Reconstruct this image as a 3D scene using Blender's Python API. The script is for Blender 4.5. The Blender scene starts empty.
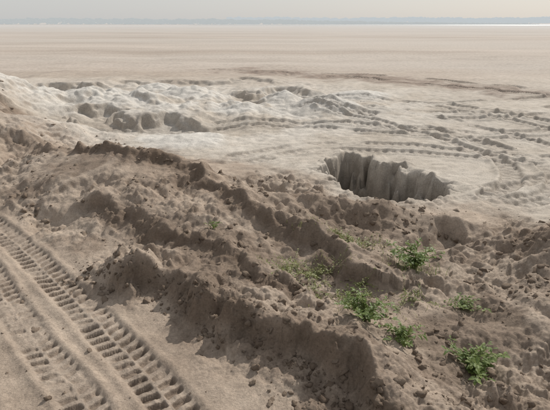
import bpy, math, random
import numpy as np
from mathutils import Vector
rng=np.random.RandomState(7); random.seed(7)
scene=bpy.context.scene
# ---------------------------------------------------------------- noise
PERM=np.random.RandomState(3).permutation(512).astype(np.int64)
def hsh(ix,iy,seed=0):
    return PERM[(PERM[(ix+seed*37)&511]+iy+seed*11)&511]
GA=np.random.RandomState(5).rand(512)*2*np.pi
GX=np.cos(GA);GY=np.sin(GA)
RV=np.random.RandomState(9).rand(512,3)
def perlin(x,y,seed=0):
    ix=np.floor(x).astype(np.int64);iy=np.floor(y).astype(np.int64)
    fx=x-ix;fy=y-iy
    u=fx*fx*fx*(fx*(fx*6-15)+10);v=fy*fy*fy*(fy*(fy*6-15)+10)
    def g(a,b):
        h=hsh(ix+a,iy+b,seed);return GX[h]*(fx-a)+GY[h]*(fy-b)
    n0=g(0,0)*(1-u)+g(1,0)*u;n1=g(0,1)*(1-u)+g(1,1)*u
    return (n0*(1-v)+n1*v)*1.5
def fbm(x,y,f,octs,cell,seed=0,gain=0.5,mode=0,mask=None):
    out=np.zeros_like(x);a=1.0
    for i in range(octs):
        w=np.clip((0.55/cell-f)/(0.3/cell),0,1)
        if mask is not None:w=w*(mask>0.003)
        m=w>0.01
        if m.any():
            n=perlin(x[m]*f+i*17.3,y[m]*f-i*9.1,seed+i)
            if mode==1: n=1-2.2*np.abs(n)
            if mode==2: n=2.2*np.abs(n)-0.5
            out[m]+=a*w[m]*n
        a*=gain;f*=2.03
    return out
def clods(x,y,c,cell,seed,rmin=.15,rmax=.45,dens=.6,mask=None):
    w=np.clip((c*.5/cell-1.0),0,1)
    if mask is not None:w=w*(mask>.003)
    M=w>.01
    res=np.zeros_like(x)
    if not M.any():return res
    gx=x[M]/c;gy=y[M]/c
    ix=np.floor(gx).astype(np.int64);iy=np.floor(gy).astype(np.int64)
    out=np.zeros_like(gx)
    for a in(-1,0,1):
        for b in(-1,0,1):
            h=hsh(ix+a,iy+b,seed);r=RV[h];h2=RV[(h*7+13)&511]
            dx=gx-(ix+a+r[:,0]);dy=gy-(iy+b+r[:,1])
            rad=rmin+(rmax-rmin)*r[:,2]**2
            asp=.6+.8*h2[:,0]
            d2=dx*dx*asp+dy*dy/asp
            v=np.minimum(np.sqrt(np.maximum(0,rad*rad-d2)),rad*.6+dx*.35*(h2[:,2]-.5))*(h2[:,1]<dens)
            out=np.maximum(out,v)
    res[M]=out*c*w[M]
    return res
def ss(a,b,x):
    t=np.clip((x-a)/(b-a),0,1);return t*t*(3-2*t)
def gauss(x,y,cx,cy,sx,sy,rot=0):
    c,s=math.cos(rot),math.sin(rot)
    dx=x-cx;dy=y-cy
    u=dx*c+dy*s;v=-dx*s+dy*c
    return np.exp(-.5*((u/sx)**2+(v/sy)**2))
def smooth_line(pts,n=8):
    P=[np.array(p,float) for p in pts];P=[2*P[0]-P[1]]+P+[2*P[-1]-P[-2]]
    o=[]
    for i in range(1,len(P)-2):
        for k in range(n):
            t=k/n
            o.append(.5*((2*P[i])+(-P[i-1]+P[i+1])*t+(2*P[i-1]-5*P[i]+4*P[i+1]-P[i+2])*t*t+(-P[i-1]+3*P[i]-3*P[i+1]+P[i+2])*t**3))
    o.append(P[-2]);return np.array(o)
def linedist(x,y,line,maxd):
    sd=np.full(x.shape,1e9);sl=np.zeros_like(x)
    lo=line.min(0)-maxd;hi=line.max(0)+maxd
    m=np.where((x>lo[0])&(x<hi[0])&(y>lo[1])&(y<hi[1]))[0]
    if len(m)==0:return sd,sl
    X=x[m];Y=y[m];b=np.full(len(m),1e9);S=b.copy();L=np.zeros(len(m));acc=0
    for i in range(len(line)-1):
        a=line[i];d=line[i+1]-a;ln=np.hypot(*d)
        if ln<1e-6:continue
        e0=min(a[0],a[0]+d[0])-maxd;e1=max(a[0],a[0]+d[0])+maxd;e2=min(a[1],a[1]+d[1])-maxd;e3=max(a[1],a[1]+d[1])+maxd
        q_=np.where((X>e0)&(X<e1)&(Y>e2)&(Y<e3))[0]
        if len(q_):
            xx=X[q_];yy_=Y[q_]
            t=np.clip(((xx-a[0])*d[0]+(yy_-a[1])*d[1])/ln**2,0,1)
            px=xx-a[0]-t*d[0];py=yy_-a[1]-t*d[1];q=np.hypot(px,py)
            k=q<b[q_];kk=q_[k]
            b[kk]=q[k];S[kk]=(q*np.sign(d[0]*py-d[1]*px))[k];L[kk]=(acc+t*ln)[k]
        acc+=ln
    sd[m]=S;sl[m]=L
    return sd,sl
# ---------------------------------------------------------------- tracks (world metres)
LUG=[(smooth_line([(-6.2,8.7),(-4.0,6.75),(-2.62,5.3),(-1.72,4.3),(-1.02,3.5),(-.45,2.7),(.1,1.6)]),.38,.044,.135,1.0),
 (smooth_line([(-6.4,8.0),(-4.2,6.2),(-3.05,4.9),(-2.2,3.95),(-1.6,3.3),(-1.1,2.6),(-.6,1.6)]),.34,.040,.135,.8)]
def off(pts,dx,dy):return [(a+dx,b+dy) for a,b in pts]
A1=[(-3.2,14.6),(-1,15.2),(1.5,15.0),(4.5,13.8),(7,13.6),(11,15.2),(16,18)]
A2=[(3.0,8.2),(4.3,8.9),(5.1,10.4),(5.0,12.4),(4.0,14.6),(2.0,17.5),(-1,20)]
A3=[(4.6,7.2),(6.0,8.6),(6.7,10.4),(6.6,12.8),(5.5,15.6),(3.4,19)]
A4=[(-1.0,11.6),(1.0,12.9),(3.6,12.6),(6.5,11.3),(9,11.0),(13,12.4)]
A5=[(4.2,8.1),(6.2,9.0),(8.4,9.2),(12,9.0)]
SOFT=[(smooth_line(p,6),w,d,.21) for p,w,d in(
 (A1,.42,.07),(off(A1,.1,.8),.42,.07),(off(A1,.5,2.9),.42,.08),(off(A1,.6,3.9),.42,.08),(off(A1,.6,6.2),.45,.09),
 (A2,.42,.08),(off(A2,.85,-.1),.42,.08),(off(A3,.6,-.1),.42,.08),(off(A3,2.4,.2),.42,.08),(off(A3,3.4,.2),.42,.08),
 (A4,.40,.06),(off(A4,.1,-.8),.40,.06),(A5,.40,.075),(off(A5,0,.9),.40,.075),
 ([(1,30.5),(6,27.5),(9,24.6),(12.5,21.5),(18,19)],.5,.12),
 ([(-4,33.5),(2,31.5),(7.4,29),(10.6,26),(14,23),(20,20.5)],.5,.12))]
def dug_step(x,y,yl,x0,x1,hgt,back,nz,sharp=.28,fade=1.0):
    e=y-(yl+nz)
    m=ss(x0-fade,x0+fade*.3,x)*(1-ss(x1-fade*.3,x1+fade,x))
    return hgt*m*ss(-sharp,sharp,e)*np.exp(-np.maximum(e,0)/back)
R1=smooth_line([(-2.2,5.75),(-1.75,5.45),(-1.34,5.3),(-.67,4.82),(-.05,4.25),(.5,3.75),(.88,3.25),(1.2,2.6)])
R2=smooth_line([(-4.2,10.3),(-2.9,9.3),(-1.9,8.9),(-.9,7.9),(-.1,6.9),(.45,6.1),(1.0,5.5)])
R3=smooth_line([(-3.2,7.6),(-2.2,7.0),(-1.3,6.5),(-.5,5.8),(.1,5.2)])
PIT=np.array([(1.2,10.9),(1.6,11.8),(2.1,11.5),(2.65,10.6),(3.15,9.9),(3.5,9.2),(2.95,8.3),(2.2,8.15),(1.5,8.6),(1.05,9.6)])
def polysd(x,y,P):
    d=np.full(x.shape,1e9);n=len(P)
    m=np.where((x>-1)&(x<6)&(y>6)&(y<14.5))[0];D=np.full(len(m),1e9);I=np.zeros(len(m),bool);x=x[m];y=y[m]
    for i in range(n):
        a=P[i];b=P[(i+1)%n];e=b-a
        t=np.clip(((x-a[0])*e[0]+(y-a[1])*e[1])/(e@e),0,1)
        D=np.minimum(D,np.hypot(x-a[0]-t*e[0],y-a[1]-t*e[1]))
        c=((a[1]>y)!=(b[1]>y))
        xi=a[0]+(y-a[1])*e[0]/(e[1] if abs(e[1])>1e-9 else 1e-9)
        I^=c&(x<xi)
    d[m]=np.where(I,-D,D);return d
MOUNDS=((1.9,18.3,.5,.8),(.2,20.2,.5,.6),(-6.9,18.9,.5,.8),(-3.2,20.2,.5,.9),(-1.4,17.9,.35,.7),(-8.6,17.2,.4,.8),(3.6,21.5,.3,.9),(-2.6,13.3,.2,.8),(-5.2,22.5,.45,.8),(-5.0,18.2,.4,.6),(-9.6,20.5,.5,.8))
BX=[-30,-9,-7,-4.1,-2.6,-1.5,1.0,2.9,5.0,9,30];BY=[18,17,14.0,13.0,11.4,10.2,9.0,7.9,7.0,6.4,6]
def terrain(x,y,cell):
    x=x.astype(float);y=y.astype(float)
    R=np.hypot(x,y)
    wx=x+.26*fbm(x,y,.9,4,cell,40,.55);wy=y+.26*fbm(x,y,.9,4,cell,50,.55)
    near=(1-ss(24,34,y))*ss(.5,2,y)
    edge=y-np.interp(x,BX,BY)+1.3*fbm(x,y,.35,5,cell,60,.6)
    grey=ss(-1.0,1.3,edge)*(1-ss(24,36,y+4*fbm(x,y,.08,3,cell,61)))
    brown=(1-ss(-.8,1.0,edge))
    dl=(x+1.72)*.70+(y-4.3)*.71
    lane=1-ss(.20,.70,dl+.22*fbm(x,y,1.3,3,cell,62))
    lane=lane*(1-ss(9,11,y))
    h=.10*fbm(x,y,.12,3,cell,1)*ss(6,14,R)*(1-ss(200,330,R))
    h+=.50*gauss(wx,wy,-2.5,8.5,1.5,.9,-.5)
    h+=.30*gauss(wx,wy,-4.4,9.6,1.3,1.0,0)
    h+=.20*gauss(wx,wy,-.6,6.9,.9,.5,-.7)
    h+=.34*gauss(wx,wy,.95,7.35,.55,.18,-.1)
    h+=.22*gauss(wx,wy,1.75,7.5,.4,.16,-.2)
    h+=.15*gauss(wx,wy,.3,7.9,.35,.2,-.2)
    h+=.54*gauss(wx,wy,3.85,5.6,.5,.40,0)+.25*gauss(wx,wy,4.6,6.4,.9,.6,0)
    h+=.18*gauss(wx,wy,2.55,7.0,.34,.15,0)-.25*gauss(wx,wy,2.48,6.68,.28,.14,.2)
    h+=.18*gauss(wx,wy,3.2,4.6,.5,.35,.2)
    h+=2.3*gauss(wx,wy,-10.6,14.5,2.0,2.6,0)
    h+=.6*gauss(wx,wy,-7.4,11.8,1.3,1.0,0)
    h+=.3*gauss(wx,wy,-5.9,13.2,.9,.4,.2)
    face=np.zeros_like(x)
    for n_,(line,hh,w1,w2) in enumerate(((R1,.35,.20,.55),(R2,.26,.20,.5),(R3,.18,.18,.4))):
        d,s=linedist(wx,wy,line,3)
        bb=(np.abs(d)<3)*1.0
        amp=hh*(1+.5*perlin(s*1.3,s*0+3.1,70))
        da=d+.10*fbm(x,y,2.2,5,cell,72,.55,mask=bb);db=d+.13*fbm(x,y,3.1,5,cell,172,.55,mask=bb)
        def prof(d,w):
            return np.where(d>0,np.exp(-(np.abs(d)/w2)**1.5),np.exp(-(np.abs(d)/w)**2.4))
        v=.55*prof(da,w1*.75)+.45*prof(db,w1*1.5)
        v=v*ss(-.01,.45,s)
        h+=np.where(bb>0,amp*v,0)
        face=np.maximum(face,bb*np.exp(-((d+.18)/.22)**2)*ss(0,.5,s))
    nz=1.2*fbm(x,y,.42,4,cell,80,.5)
    h+=dug_step(wx,wy,16.0,-6.4,-2.6,.17,4.0,nz,.14)+dug_step(wx,wy,15.8,-6.4,-2.6,.20,4.0,nz+.45*fbm(x,y,1.4,4,cell,83),.16)
    h+=dug_step(wx,wy,18.6,-8.4,-4.0,.2,3.0,nz*1.2,.4)
    h+=dug_step(wx,wy,23.5,-13.5,-8.5,.4,5.0,nz*1.3,.35)
    h+=dug_step(wx,wy,22.0,-1.6,1.6,.35,3.0,nz*1.2,.4)
    h+=dug_step(wx,wy,25.5,-7.5,0.2,.2,4.0,nz*1.6,.5)
    h-=.22*gauss(wx,wy,-4.6,15.0,2.0,.6)+.1*gauss(wx,wy,-8.5,21.5,3,1)
    pale=np.zeros_like(x)
    for cx,cy,a,sx in MOUNDS:
        dd=np.hypot(wx-cx,wy-cy);cone=np.sqrt(np.maximum(0,1-dd/(sx*2.0))**2+.02)-.141
        h+=a*cone;pale=np.maximum(pale,ss(0,.35,cone))
    dug=gauss(x,y,-4,19,6.5,4.0)
    pale=np.maximum(pale,dug*ss(-.3,.3,fbm(x,y,.35,5,cell,230,.6,mask=dug)+.1))
    h+=dug*(.13*fbm(x,y,.5,5,cell,84,.5,mask=dug)+.05*fbm(x,y,1.5,6,cell,86,.55,mode=2,mask=dug))
    # pit
    pd=polysd(x+.26*fbm(x,y,1.5,6,cell,90,.58),y+.26*fbm(x,y,1.5,6,cell,95,.58),PIT)
    pm=(np.abs(pd)<3)*1.0
    pd2=pd+.24*fbm(x,y,2.9,5,cell,92,.6,mask=pm)
    pd3=pd+.20*fbm(x,y,3.9,5,cell,93,.6,mask=pm)
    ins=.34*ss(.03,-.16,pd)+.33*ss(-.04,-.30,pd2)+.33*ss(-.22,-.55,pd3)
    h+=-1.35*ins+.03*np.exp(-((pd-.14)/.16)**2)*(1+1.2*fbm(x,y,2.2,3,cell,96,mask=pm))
    h+=ss(.30,-.1,pd)*.12*fbm(x,y,2.4,6,cell,97,.58,mask=pm)
    pw=ss(.15,-.05,pd)
    h+=pw*.9*(clods(x,y,.34,cell,98,.15,.42,.6,pw)+clods(x+1,y,.16,cell,99,.15,.42,.6,pw))
    c45=.7071
    ax=(x*c45-y*c45);ay=(x*c45+y*c45)
    rough=brown*(1-lane)*ss(.5,2,y)
    rough=np.clip(rough*(.75+.9*fbm(x,y,.5,3,cell,99)),0,1.25)
    fade=1-ss(16,22,y)*.7
    h+=rough*fade*(.11*fbm(ax*.4,ay,1.4,4,cell,100,.5,mask=rough)+.045*fbm(x+.1*ax,y,2.2,6,cell,110,.58,mode=2,mask=rough)+.035*fbm(x,y,3,6,cell,112,.58,mask=rough))
    pat=fbm(x,y,.8,4,cell,118,.6,mask=rough)
    cm=np.clip(rough*1.1,0,1)*ss(-.05,.35,pat)
    cm=np.maximum(cm,np.clip(face,0,1)*.9)
    cx_=x+.06*fbm(x,y,6,4,cell,119,.6,mask=cm);cy_=y+.06*fbm(x,y,6,4,cell,129,.6,mask=cm)
    h+=cm*(.85*clods(cx_,cy_,.36,cell,120,.12,.38,.45,cm)+.95*clods(cx_+3,cy_+1,.17,cell,121,.12,.42,.6,cm))
    cm2=np.maximum(np.clip(rough,0,1)*ss(-.3,.3,pat),face)
    h+=cm2*.7*clods(cx_,cy_,.08,cell,122,.14,.44,.6,cm2)
    h+=.008*fbm(x,y,5,5,cell,130,.6,mask=near)*(1-.5*lane)*near
    gn=grey*near
    h+=gn*(.030*fbm(x,y,.7,3,cell,140,.5,mask=gn)+.004*fbm(x,y,3,5,cell,150,.6,mask=gn))
    gm=gn*ss(0.35,.6,fbm(x,y,.4,3,cell,158))
    h+=gm*.3*clods(cx_,cy_,.3,cell,160,.1,.32,.3,gm)
    h+=(1-near)*(.10*fbm(x,y,.10,3,cell,170)+.02*fbm(x*.5,y,.9,3,cell,171))*ss(30,45,y)*(1-ss(80,200,R))
    trk=np.zeros_like(x);lug_shade=np.zeros_like(x)
    for line,w,dep,pitch,stg in LUG:
        d,s=linedist(x,y,line,1.0)
        bb=(np.abs(d)<1)*1.0
        d=d+.014*fbm(x,y,2.5,3,cell,180,mask=bb)
        a=np.abs(d);hw=w/2
        inb=1-ss(hw-.03,hw+.03,a)
        ph=s/pitch+(d>0)*.5+a*1.5+.12*perlin(s*2.1,d*3,181)
        bar=.5+.5*np.cos(2*np.pi*ph)
        bar=ss(.36,.74,bar+.12*fbm(x,y,16,2,cell,187,mask=bb))*ss(.008,.03,a)*(1-ss(hw-.035,hw,a))
        irr=np.clip(.72+1.05*fbm(x,y,1.4,4,cell,182,.6,mask=bb),.18,1)*stg
        h+=-.014*inb-dep*bar*irr+.014*np.exp(-((a-hw-.045)/.04)**2)*(a<1)+.008*inb*fbm(x,y,11,4,cell,184,.65,mask=bb)
        trk=np.maximum(trk,inb*.5);lug_shade=np.maximum(lug_shade,bar*irr*.7)  # shade of the lug hollows put into the soil colour
    for line,w,dep,pitch in SOFT:
        d,s=linedist(x,y,line,1.6)
        bb=(np.abs(d)<1.6)*1.0
        d=d+.05*fbm(x,y,.7,3,cell,186,mask=bb)
        a=np.abs(d);hw=w/2
        inb=1-ss(hw-.04,hw+.03,a)
        keep=ss(-.35,.15,fbm(x,y,.35,4,cell,188,.55,mask=bb)+.08)*ss(.25,.5,pd)*ss(-.6,.6,edge)
        bar=ss(.3,.7,.5+.5*np.cos(2*np.pi*(s/pitch+(d>0)*.5+a*1.2)))
        h+=keep*(-dep*.55*inb-.018*bar*inb+dep*.5*np.exp(-((a-hw-.06)/.07)**2)*(a<2))
        trk=np.maximum(trk,inb*keep*(.5+.5*bar))
    h+=lane*0.016*fbm(ax*.2,ay,3.0,3,cell,190,mask=lane)
    dd,s=linedist(x,y,smooth_line([(-2,33),(1,31),(6,27.8),(9,24.8),(12.5,21.8),(18,19.5),(30,17)]),5)
    bb=(np.abs(dd)<6)*1.0
    dark=np.exp(-((np.abs(dd)+1.6*fbm(x,y,.5,5,cell,200,.65,mask=bb))/1.6)**2)*bb
    h+=dark*.06*fbm(x,y,1.3,4,cell,201,.6,mask=bb)
    return h,grey,brown,lane,lug_shade,np.clip(dark,0,1),ins,trk,face,pale
# ---------------------------------------------------------------- ground sheet
kd=np.arange(-.74,.7401,.0018)
ko=np.geomspace(.745,14,40)
K=np.concatenate([-ko[::-1],kd,ko])
ys=[-60,-40,-28,-20,-14,-10,-7,-5,-3.5,-2.5,-1.6,-.8,-.2,.3,.7,1.0,1.25,1.5,1.7,1.9,2.05,2.2,2.35,2.45]
yy=2.55
while yy<46: ys.append(yy);yy+=.0031*yy
while yy<7000: ys.append(yy);yy*=1.045
Yr=np.array(ys)
W=np.sqrt(Yr**2+2.0)
X=(W[:,None]*K[None,:]);Y=np.repeat(Yr[:,None],len(K),1)
dk=np.gradient(K)
cellX=np.abs(W[:,None]*dk[None,:]);cellY=np.repeat(np.gradient(Yr)[:,None],len(K),1)
CELL=np.maximum(cellX,cellY)
nr,nc=X.shape
h,grey,brown,lane,lug_shade,dark,ins,trk,face,pale=terrain(X.ravel(),Y.ravel(),CELL.ravel())
H2=h.reshape(nr,nc)
co=np.stack([X.ravel(),Y.ravel(),h],1).astype(np.float32)
idx=np.arange(nr*nc).reshape(nr,nc)
q=np.stack([idx[:-1,:-1],idx[:-1,1:],idx[1:,1:],idx[1:,:-1]],-1).reshape(-1,4)
me=bpy.data.meshes.new("ground")
me.vertices.add(len(co));me.vertices.foreach_set("co",co.ravel())
me.loops.add(q.size);me.loops.foreach_set("vertex_index",q.ravel().astype(np.int32))
me.polygons.add(len(q));me.polygons.foreach_set("loop_start",(np.arange(len(q))*4).astype(np.int32))
me.polygons.foreach_set("use_smooth",np.ones(len(q),bool))
me.update()
def attr(name,a):
    at=me.attributes.new(name,'FLOAT','POINT');at.data.foreach_set("value",a.astype(np.float32))
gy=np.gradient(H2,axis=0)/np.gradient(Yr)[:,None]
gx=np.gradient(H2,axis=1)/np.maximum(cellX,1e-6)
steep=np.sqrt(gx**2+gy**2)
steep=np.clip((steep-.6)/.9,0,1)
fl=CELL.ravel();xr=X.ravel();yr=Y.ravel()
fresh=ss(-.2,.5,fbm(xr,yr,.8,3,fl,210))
damp=face*.95  # shaded side of the ridges painted darker
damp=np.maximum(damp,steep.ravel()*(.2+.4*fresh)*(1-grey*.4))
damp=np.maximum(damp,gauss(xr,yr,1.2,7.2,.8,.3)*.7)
damp=np.maximum(damp,gauss(xr,yr,3.8,5.2,.6,.5)*.8)  # shaded face of the right mound painted in
damp=np.maximum(damp,gauss(xr,yr,2.5,6.6,.4,.2)*.7)  # shadow in the small hollow painted as darker soil
damp=np.maximum(damp,gauss(xr,yr,-4.6,15.3,2.2,.5)*.6)  # darker brown along the ledge foot
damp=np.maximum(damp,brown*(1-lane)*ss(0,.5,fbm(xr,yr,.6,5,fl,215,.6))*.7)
attr("grey",grey);attr("damp",np.clip(np.maximum(damp,lug_shade),0,1));attr("dark",dark);attr("pit",ins);attr("track",trk);attr("pale",pale*(1-.6*steep.ravel()))  # damp_shade mixes damp soil with painted shade of faces and hollows
ground=bpy.data.objects.new("ground",me);scene.collection.objects.link(ground)
# ---------------------------------------------------------------- material helpers
class NT:
    def __init__(s,mat):
        mat.use_nodes=True;s.t=mat.node_tree;s.n=s.t.nodes;s.l=s.t.links
        s.b=s.n.get("Principled BSDF")
    def new(s,ty,**k):
        n=s.n.new(ty)
        for a,b in k.items():setattr(n,a,b)
        return n
    def mix(s,f,a,b,mode='MIX'):
        m=s.new('ShaderNodeMix',data_type='RGBA',blend_type=mode)
        for sock,v in((m.inputs[0],f),(m.inputs[6],a),(m.inputs[7],b)):
            if isinstance(v,bpy.types.NodeSocket):s.l.new(v,sock)
            elif isinstance(v,(int,float)):sock.default_value=v
            else:sock.default_value=(*v,1)
        return m.outputs[2]
    def noise(s,vec,scale,detail=4,rough=.6):
        n=s.new('ShaderNodeTexNoise');n.inputs['Scale'].default_value=scale;n.inputs['Detail'].default_value=detail;n.inputs['Roughness'].default_value=rough
        s.l.new(vec,n.inputs['Vector']);return n.outputs['Fac']
    def ramp(s,f,a,b,lo=0,hi=1):
        m=s.new('ShaderNodeMapRange');m.inputs[1].default_value=a;m.inputs[2].default_value=b;m.inputs[3].default_value=lo;m.inputs[4].default_value=hi
        s.l.new(f,m.inputs[0]);return m.outputs[0]
    def math(s,op,a,b):
        m=s.new('ShaderNodeMath',operation=op)
        for i,v in enumerate((a,b)):
            if isinstance(v,(int,float)):m.inputs[i].default_value=v
            else:s.l.new(v,m.inputs[i])
        return m.outputs[0]
    def at(s,name):
        a=s.new('ShaderNodeAttribute',attribute_name=name);return a.outputs['Fac']
def soil_material():
    mat=bpy.data.materials.new("sandy_soil");t=NT(mat)
    P=t.new('ShaderNodeNewGeometry').outputs['Position']
    big=t.noise(P,.55,4,.6);mid=t.noise(P,4,4,.65);fine=t.noise(P,38,3,.7)
    br=t.mix(t.ramp(big,.35,.65),(.305,.24,.185),(.415,.34,.27))
    gr=t.mix(t.ramp(big,.35,.65),(.41,.36,.30),(.51,.46,.395))
    col=t.mix(t.at("grey"),br,gr)
    col=t.mix(t.math('MULTIPLY',t.at("pale"),.8),col,(.58,.555,.51))
    sc=t.new('ShaderNodeVectorMath',operation='MULTIPLY');sc.inputs[1].default_value=(.22,1,1);t.l.new(P,sc.inputs[0])
    st=t.noise(sc.outputs[0],.10,5,.65);st2=t.noise(sc.outputs[0],.02,4,.6)
    farc=t.mix(t.ramp(st,.40,.60),(.35,.295,.245),(.48,.415,.355))
    farc=t.mix(t.ramp(st2,.42,.58,0,.8),farc,(.46,.415,.365))
    sep=t.new('ShaderNodeSeparateXYZ');t.l.new(P,sep.inputs[0])
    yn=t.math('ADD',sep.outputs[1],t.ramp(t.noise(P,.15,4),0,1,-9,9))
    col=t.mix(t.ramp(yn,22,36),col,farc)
    col=t.mix(t.ramp(sep.outputs[1],60,350,0,.9),col,(.49,.475,.455))  # aerial haze put into the ground colour, paler with distance
    col=t.mix(t.math('MULTIPLY',t.at("dark"),.7),col,(.23,.175,.14))
    col=t.mix(t.math('MULTIPLY',t.at("track"),.4),col,(.33,.285,.24))
    damp_shade_col=t.mix(t.at("grey"),(.14,.102,.074),(.24,.20,.16))
    col=t.mix(t.math('MULTIPLY',t.at("damp"),.87),col,damp_shade_col)
    col=t.mix(t.math('MULTIPLY',t.at("pit"),.88),col,(.11,.092,.075))  # pit shade painted into the soil colour
    v=t.math('ADD',t.ramp(mid,.3,.7,-.18,.18),t.ramp(fine,.3,.7,-.2,.2))
    v=t.math('ADD',v,1.0)
    comb=t.new('ShaderNodeCombineColor')
    for i in range(3):t.l.new(v,comb.inputs[i])
    col=t.mix(1.0,col,comb.outputs[0],'MULTIPLY')
    t.l.new(col,t.b.inputs['Base Color']);t.b.inputs['Roughness'].default_value=.95
    t.b.inputs['Specular IOR Level'].default_value=.1
    b1=t.new('ShaderNodeBump');b1.inputs['Strength'].default_value=1;b1.inputs['Distance'].default_value=.020
    t.l.new(t.noise(P,22,6,.74),b1.inputs['Height'])
    t.l.new(b1.outputs[0],t.b.inputs['Normal'])
    return mat
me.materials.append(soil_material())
# ---------------------------------------------------------------- loose clods (one mesh)
def height_at(px,py):
    px=np.atleast_1d(np.array(px,float));py=np.atleast_1d(np.array(py,float))
    W_=np.sqrt(py**2+2.0);k=px/W_
    j=np.interp(k,K,np.arange(nc));i=np.interp(py,Yr,np.arange(nr))
    i0=np.clip(i.astype(int),0,nr-2);j0=np.clip(j.astype(int),0,nc-2);fi=i-i0;fj=j-j0
    return (H2[i0,j0]*(1-fi)*(1-fj)+H2[i0+1,j0]*fi*(1-fj)+H2[i0,j0+1]*(1-fi)*fj+H2[i0+1,j0+1]*fi*fj)
def ico(sub):
    import bmesh
    bm=bmesh.new();bmesh.ops.create_icosphere(bm,subdivisions=sub,radius=1)
    v=np.array([x.co[:] for x in bm.verts]);f=np.array([[a.index for a in p.verts] for p in bm.faces]);bm.free();return v,f
def scatter(name,pts,sizes,mat,sink=.25,damp_shades=None):
    vs=[];fs=[];ds=[];off_=0;bases=[]
    v,f=ico(2)
    for b in range(14):
        r=np.random.RandomState(50+b);vv=v.copy()
        for _ in range(8):
            n=r.normal(size=3);n/=np.linalg.norm(n);c=.35+.4*r.rand()
            d=vv@n;vv=vv-np.outer(np.maximum(0,d-c),n)
        vv*=(1+.24*r.normal(size=(len(vv),1)))
        bases.append(vv*np.array([1,.55+.5*r.rand(),.5+.35*r.rand()]))
    z=height_at(pts[:,0],pts[:,1])
    for n,(p,s) in enumerate(zip(pts,sizes)):
        vv=bases[n%14];a=rng.rand()*6.28;c,si=math.cos(a),math.sin(a);tl=rng.normal()*.5
        R=np.array([[c,-si,0],[si,c,0],[0,0,1]])@np.array([[1,0,0],[0,math.cos(tl),-math.sin(tl)],[0,math.sin(tl),math.cos(tl)]])
        vs.append(vv@R.T*s+np.array([p[0],p[1],z[n]+s*sink]));fs.append(f+off_);off_+=len(vv)
        ds.append(np.full(len(vv),damp_shades[n]))
    V=np.concatenate(vs).astype(np.float32);F=np.concatenate(fs).astype(np.int32)
    m=bpy.data.meshes.new(name);m.vertices.add(len(V));m.vertices.foreach_set("co",V.ravel())
    m.loops.add(F.size);m.loops.foreach_set("vertex_index",F.ravel());m.polygons.add(len(F))
    m.polygons.foreach_set("loop_start",(np.arange(len(F))*3).astype(np.int32));m.update()
    at=m.attributes.new("damp",'FLOAT','POINT');at.data.foreach_set("value",np.concatenate(ds).astype(np.float32))
    at=m.attributes.new("grey",'FLOAT','POINT');g=ss(-.8,1,V[:,1]-np.interp(V[:,0],BX,BY));at.data.foreach_set("value",g.astype(np.float32))
    m.materials.append(mat);o=bpy.data.objects.new(name,m);scene.collection.objects.link(o);return o
def clod_mat():
    mat=bpy.data.materials.new("soil_clod");t=NT(mat)
    P=t.new('ShaderNodeNewGeometry').outputs['Position']
    n=t.noise(P,18,4,.7)
    a=t.mix(t.at("grey"),(.35,.28,.215),(.45,.40,.335))
    b=t.mix(t.at("grey"),(.155,.114,.083),(.27,.23,.185))
    col=t.mix(t.at("damp"),a,b)
    col=t.mix(t.ramp(n,.35,.65,0,.35),col,(.17,.13,.10))
    t.l.new(col,t.b.inputs['Base Color']);t.b.inputs['Roughness'].default_value=.95;t.b.inputs['Specular IOR Level'].default_value=.1
    b1=t.new('ShaderNodeBump');b1.inputs['Strength'].default_value=1;b1.inputs['Distance'].default_value=.02
    t.l.new(t.noise(P,45,5,.7),b1.inputs['Height']);t.l.new(b1.outputs[0],t.b.inputs['Normal'])
    return mat
CM=clod_mat()
N=80000
k=rng.uniform(-.72,.72,N);yv=2.8*np.exp(rng.rand(N)*math.log(20/2.8));xv=k*np.sqrt(yv**2+2)
cl=np.full(N,.001)
dl=(xv+1.72)*.70+(yv-4.3)*.71
e=yv-np.interp(xv,BX,BY)
d1,_=linedist(xv,yv,R1,2)
clump=fbm(xv,yv,1.1,4,cl,300,.6)
prob=.03+.28*ss(0,.5,clump)
prob*=np.where(e>0,.08,1.0)
prob*=np.where(dl<.45,.10,1.0)
fz=np.exp(-((d1+.24)/.18)**2)*(np.abs(d1)<3)
prob+=.6*fz
prob+=.4*gauss(xv,yv,1.2,7.1,.8,.3)+.35*gauss(xv,yv,3.6,5.2,.6,.4)
keep=(rng.rand(N)<prob*.75)
pts=np.stack([xv,yv],1)[keep];fz=fz[keep];en=e[keep]
u=rng.rand(len(pts));sz=.003+.010*u+.055*u**9*(en<0)
sz*=(.8+.06*pts[:,1])
dm=np.clip(.3+.55*rng.rand(len(pts))+.3*fz,0,1)  # random dampness, plus ridge-face shade put into the clod colour
scatter("soil_clods",pts,sz,CM,-.15,dm)
# ---------------------------------------------------------------- weeds
def leaf_mat(name,a,b):
    mat=bpy.data.materials.new(name);t=NT(mat)
    P=t.new('ShaderNodeNewGeometry').outputs['Position']
    col=t.mix(t.ramp(t.noise(P,16,3),.35,.65),a,b)
    t.l.new(col,t.b.inputs['Base Color']);t.b.inputs['Roughness'].default_value=.55
    tr=t.new('ShaderNodeBsdfTranslucent');t.l.new(col,tr.inputs['Color'])
    ms=t.new('ShaderNodeMixShader');ms.inputs[0].default_value=.45
    t.l.new(t.b.outputs[0],ms.inputs[1]);t.l.new(tr.outputs[0],ms.inputs[2])
    t.l.new(ms.outputs[0],t.n['Material Output'].inputs[0]);return mat
LM=leaf_mat("weed_leaf",(.12,.18,.05),(.25,.31,.09))
LY=leaf_mat("yellow_weed_leaf",(.19,.22,.07),(.31,.31,.12))
SM=bpy.data.materials.new("weed_stem");SM.use_nodes=True
SM.node_tree.nodes["Principled BSDF"].inputs['Base Color'].default_value=(.17,.17,.07,1)
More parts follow.
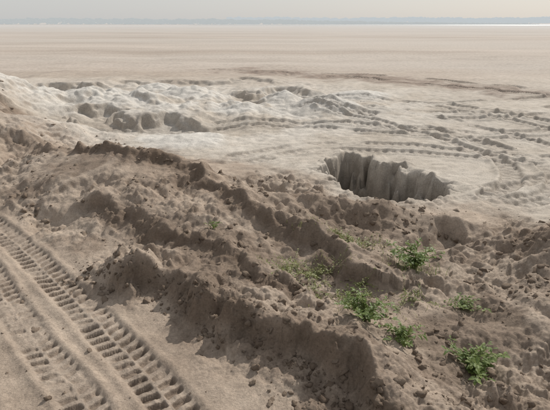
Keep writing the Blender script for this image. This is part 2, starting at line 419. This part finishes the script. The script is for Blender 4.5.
def weed(name,x,y,rad,hgt,nst,nlf,lsize,mat,seed,flat=0.0):
    r=random.Random(seed);z0=float(height_at(x,y)[0])
    V=[];F=[];M=[]
    def leaf(p,d,up,L,w):
        d=d.normalized();side=d.cross(up)
        if side.length<1e-3:side=Vector((1,0,0))
        side.normalize();n=side.cross(d)
        b=len(V);cur=r.uniform(.15,.5)
        prof=[(0,.05),(.18,.6),(.32,.42),(.5,1.0),(.64,.62),(.8,.6),(1,.02)]
        for t_,wd in prof:
            c=p+d*L*t_-Vector((0,0,1))*L*cur*t_*t_
            ww=w*wd*.5*r.uniform(.85,1.15)
            V.append(c-side*ww+n*ww*.35);V.append(c);V.append(c+side*ww+n*ww*.35)
        for i in range(len(prof)-1):
            a=b+i*3
            F.append((a,a+1,a+4,a+3));M.append(0);F.append((a+1,a+2,a+5,a+4));M.append(0)
    def tube(pts_,r0):
        b=len(V)
        for i,p in enumerate(pts_):
            rr=r0*(1-.7*i/(len(pts_)-1))
            for q_ in range(4):
                a=q_*math.pi/2;V.append(p+Vector((math.cos(a)*rr,math.sin(a)*rr,0)))
        for i in range(len(pts_)-1):
            for q_ in range(4):
                a=b+i*4+q_;c=b+i*4+(q_+1)%4;F.append((a,c,c+4,a+4));M.append(1)
    for s in range(nst):
        az=r.uniform(0,6.283);reach=rad*r.uniform(.2,1);hh=hgt*r.uniform(.45,1)*(1-.35*reach/rad)
        wob=r.uniform(-.5,.5);pts_=[]
        bx=r.uniform(-.03,.03)+ (r.uniform(-.5,.5)*rad if flat>.5 else 0);by=r.uniform(-.03,.03)+(r.uniform(-.5,.5)*rad*.6 if flat>.5 else 0)
        for i in range(8):
            t_=i/7;a=az+wob*t_
            px=bx+math.cos(a)*reach*t_**1.25;py=by+math.sin(a)*reach*t_**1.25
            gz=float(height_at(x+px,y+py)[0])-z0 if flat>.5 else 0
            pts_.append(Vector((px,py,gz+hh*(1-(1-t_)**1.7)-.02*(i==0))))
        tube(pts_,.004)
        for j in range(nlf):
            t_=.15+.85*(j+r.random())/nlf;i=min(6,int(t_*7));fr=t_*7-i
            p=pts_[i].lerp(pts_[i+1],min(1,fr));d0=(pts_[i+1]-pts_[i]).normalized()
            a=r.uniform(0,6.283);out=Vector((math.cos(a),math.sin(a),r.uniform(.0,.7)))
            L=lsize*r.uniform(.45,1.25)*(1.1-.4*t_);leaf(p,(out+d0*.5),Vector((0,0,1)),L,L*r.uniform(.42,.62))
    m=bpy.data.meshes.new(name);m.from_pydata([tuple(v) for v in V],[],F);m.materials.append(mat);m.materials.append(SM)
    m.polygons.foreach_set("material_index",M);m.update()
    o=bpy.data.objects.new(name,m);o.location=(x,y,z0);scene.collection.objects.link(o);return o
weed("leafy_weed",1.76,5.62,.40,.42,25,16,.10,LM,1)
weed("leafy_weed",.93,4.36,.40,.36,24,13,.09,LM,2)
weed("leafy_weed",1.26,4.10,.26,.26,14,11,.085,LM,3)
weed("leafy_weed",1.84,3.78,.42,.32,24,14,.09,LM,4)
weed("leafy_weed",2.10,4.80,.28,.18,14,10,.07,LM,5)
weed("leafy_weed",.78,4.75,.14,.2,7,9,.07,LM,6)
weed("creeping_weed",.35,5.40,.48,.08,36,12,.055,LY,7,1)
weed("creeping_weed",1.1,6.35,.48,.12,30,10,.06,LY,8,1)
weed("creeping_weed",-.85,6.3,.13,.16,8,8,.055,LM,9)
weed("creeping_weed",1.0,5.0,.32,.07,16,9,.05,LY,10,1)
weed("creeping_weed",1.6,4.9,.26,.06,14,9,.045,LY,11,1)
weed("creeping_weed",.65,4.95,.30,.07,14,9,.05,LY,12,1)
def grass(name,x,y,sx,sy,n,hgt,mat,seed):
    r=random.Random(seed);z0=float(height_at(x,y)[0]);V=[];F=[]
    for _ in range(n):
        bx=r.gauss(0,sx);by=r.gauss(0,sy);bz=float(height_at(x+bx,y+by)[0])-z0-.01
        a=r.uniform(0,6.283);L=hgt*r.uniform(.4,1.1);ln=r.uniform(.2,1.0)*L;w=r.uniform(.0025,.0055)
        dx,dy=math.cos(a),math.sin(a);b=len(V)
        for i in range(5):
            t_=i/4;ww=w*(1-t_*.9);cx=bx+dx*ln*t_**1.8;cy=by+dy*ln*t_**1.8;cz=bz+L*(t_-.35*t_**3)
            V.append((cx-dy*ww,cy+dx*ww,cz));V.append((cx+dy*ww,cy-dx*ww,cz))
        for i in range(4):F.append((b+2*i,b+2*i+1,b+2*i+3,b+2*i+2))
    m=bpy.data.meshes.new(name);m.from_pydata(V,[],F);m.materials.append(mat);m.update()
    o=bpy.data.objects.new(name,m);o.location=(x,y,z0);scene.collection.objects.link(o)
grass("grass_tuft",1.05,6.35,.28,.10,260,.13,LY,1)
grass("grass_tuft",.40,5.45,.26,.12,240,.10,LY,2)
grass("grass_tuft",1.75,5.6,.18,.10,120,.20,LM,3)
grass("grass_tuft",.95,4.75,.28,.16,160,.10,LY,4)
# ---------------------------------------------------------------- distance
def treeline(name,x0,x1,y,hgt,n,col,haze,seed):
    """belt of riverside trees: many small leaf clumps massed into uneven crowns, haze painted in as even emission"""
    r=np.random.RandomState(seed);v,f=ico(1);vs=[];fs=[];off_=0
    for i in range(n):
        px=x0+(x1-x0)*r.rand();py=y+r.rand()*40
        prof=.70+.06*math.sin(px*.021+seed)+.05*math.sin(px*.067+1)+.06*math.sin(px*.31)
        prof*=min(1,(x1-px)/(.35*(x1-x0)))if px>x1-.35*(x1-x0) else 1
        zz=hgt*prof*r.rand()**.7
        s=hgt*.11*(.7+.6*r.rand())
        vv=v*(1+.25*r.normal(size=(len(v),1)))*np.array([s*2.4,s*1.5,s*.8])+np.array([px,py,zz])
        vs.append(vv);fs.append(f+off_);off_+=len(v)
    V=np.concatenate(vs).astype(np.float32);F=np.concatenate(fs).astype(np.int32)
    m=bpy.data.meshes.new(name);m.vertices.add(len(V));m.vertices.foreach_set("co",V.ravel())
    m.loops.add(F.size);m.loops.foreach_set("vertex_index",F.ravel());m.polygons.add(len(F))
    m.polygons.foreach_set("loop_start",(np.arange(len(F))*3).astype(np.int32));m.update()
    mat=bpy.data.materials.new(name+"_foliage_haze_glow");t=NT(mat);P=t.new('ShaderNodeNewGeometry').outputs['Position']
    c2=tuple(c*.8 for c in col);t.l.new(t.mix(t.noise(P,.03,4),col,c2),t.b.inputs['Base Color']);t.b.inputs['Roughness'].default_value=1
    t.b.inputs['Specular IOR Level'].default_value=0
    t.b.inputs['Emission Color'].default_value=(*haze,1);t.b.inputs['Emission Strength'].default_value=1  # atmospheric haze added as a uniform glow on the foliage
    m.materials.append(mat);o=bpy.data.objects.new(name,m);scene.collection.objects.link(o)
treeline("distant_tree_line",-900,320,640,9,7000,(.05,.055,.05),(.47,.495,.50),1)
treeline("distant_tree_line",-100,1600,1100,15,7000,(.04,.05,.05),(.515,.55,.57),2)
# river in the distance, right
V=[];nn=60
for i in range(nn+1):
    x_=-80+1500*i/nn;a=400+80*math.exp(-i/8)+12*math.sin(i*1.1)+8*math.sin(i*2.7);V+=[(x_,a,.05),(x_,a+90+130*min(1,i/12),.05)]
F=[(2*i,2*i+2,2*i+3,2*i+1) for i in range(nn)]
m=bpy.data.meshes.new("river");m.from_pydata(V,[],F);m.update()
rm=bpy.data.materials.new("river_water");t=NT(rm);t.b.inputs['Base Color'].default_value=(.42,.43,.42,1);t.b.inputs['Roughness'].default_value=.6
m.materials.append(rm);scene.collection.objects.link(bpy.data.objects.new("river",m))
# ---------------------------------------------------------------- light
EL=math.radians(39);AZ=math.radians(38)
w=bpy.data.worlds.new("World");scene.world=w;w.use_nodes=True
wn=w.node_tree.nodes;wl=w.node_tree.links
sky=wn.new('ShaderNodeTexSky');sky.sky_type='NISHITA';sky.sun_disc=False;sky.sun_elevation=EL;sky.sun_rotation=AZ
sky.dust_density=1.5;sky.air_density=1.0
mx=wn.new('ShaderNodeMix');mx.data_type='RGBA';mx.inputs[0].default_value=.8
mx.inputs[7].default_value=(5.7,5.75,5.8,1);wl.new(sky.outputs[0],mx.inputs[6])
bg=wn['Background'];bg.inputs[1].default_value=.108
wl.new(mx.outputs[2],bg.inputs[0])
sl=bpy.data.lights.new("sun",'SUN');sl.energy=3.9;sl.angle=math.radians(.9);sl.color=(1,.95,.885)
so=bpy.data.objects.new("sun",sl);scene.collection.objects.link(so)
dv=Vector((math.sin(AZ)*math.cos(EL),math.cos(AZ)*math.cos(EL),math.sin(EL)))
so.rotation_euler=dv.to_track_quat('Z','Y').to_euler()
# ---------------------------------------------------------------- camera
cd=bpy.data.cameras.new("camera");cam=bpy.data.objects.new("camera",cd);scene.collection.objects.link(cam)
cd.sensor_width=36;cd.lens=36*495/550;cd.clip_end=20000;cd.clip_start=.05
cam.location=(0,0,3);cam.rotation_euler=(math.radians(90-20.3),0,0)
scene.camera=cam
scene.view_settings.view_transform='Standard';scene.view_settings.look='None';scene.view_settings.exposure=0
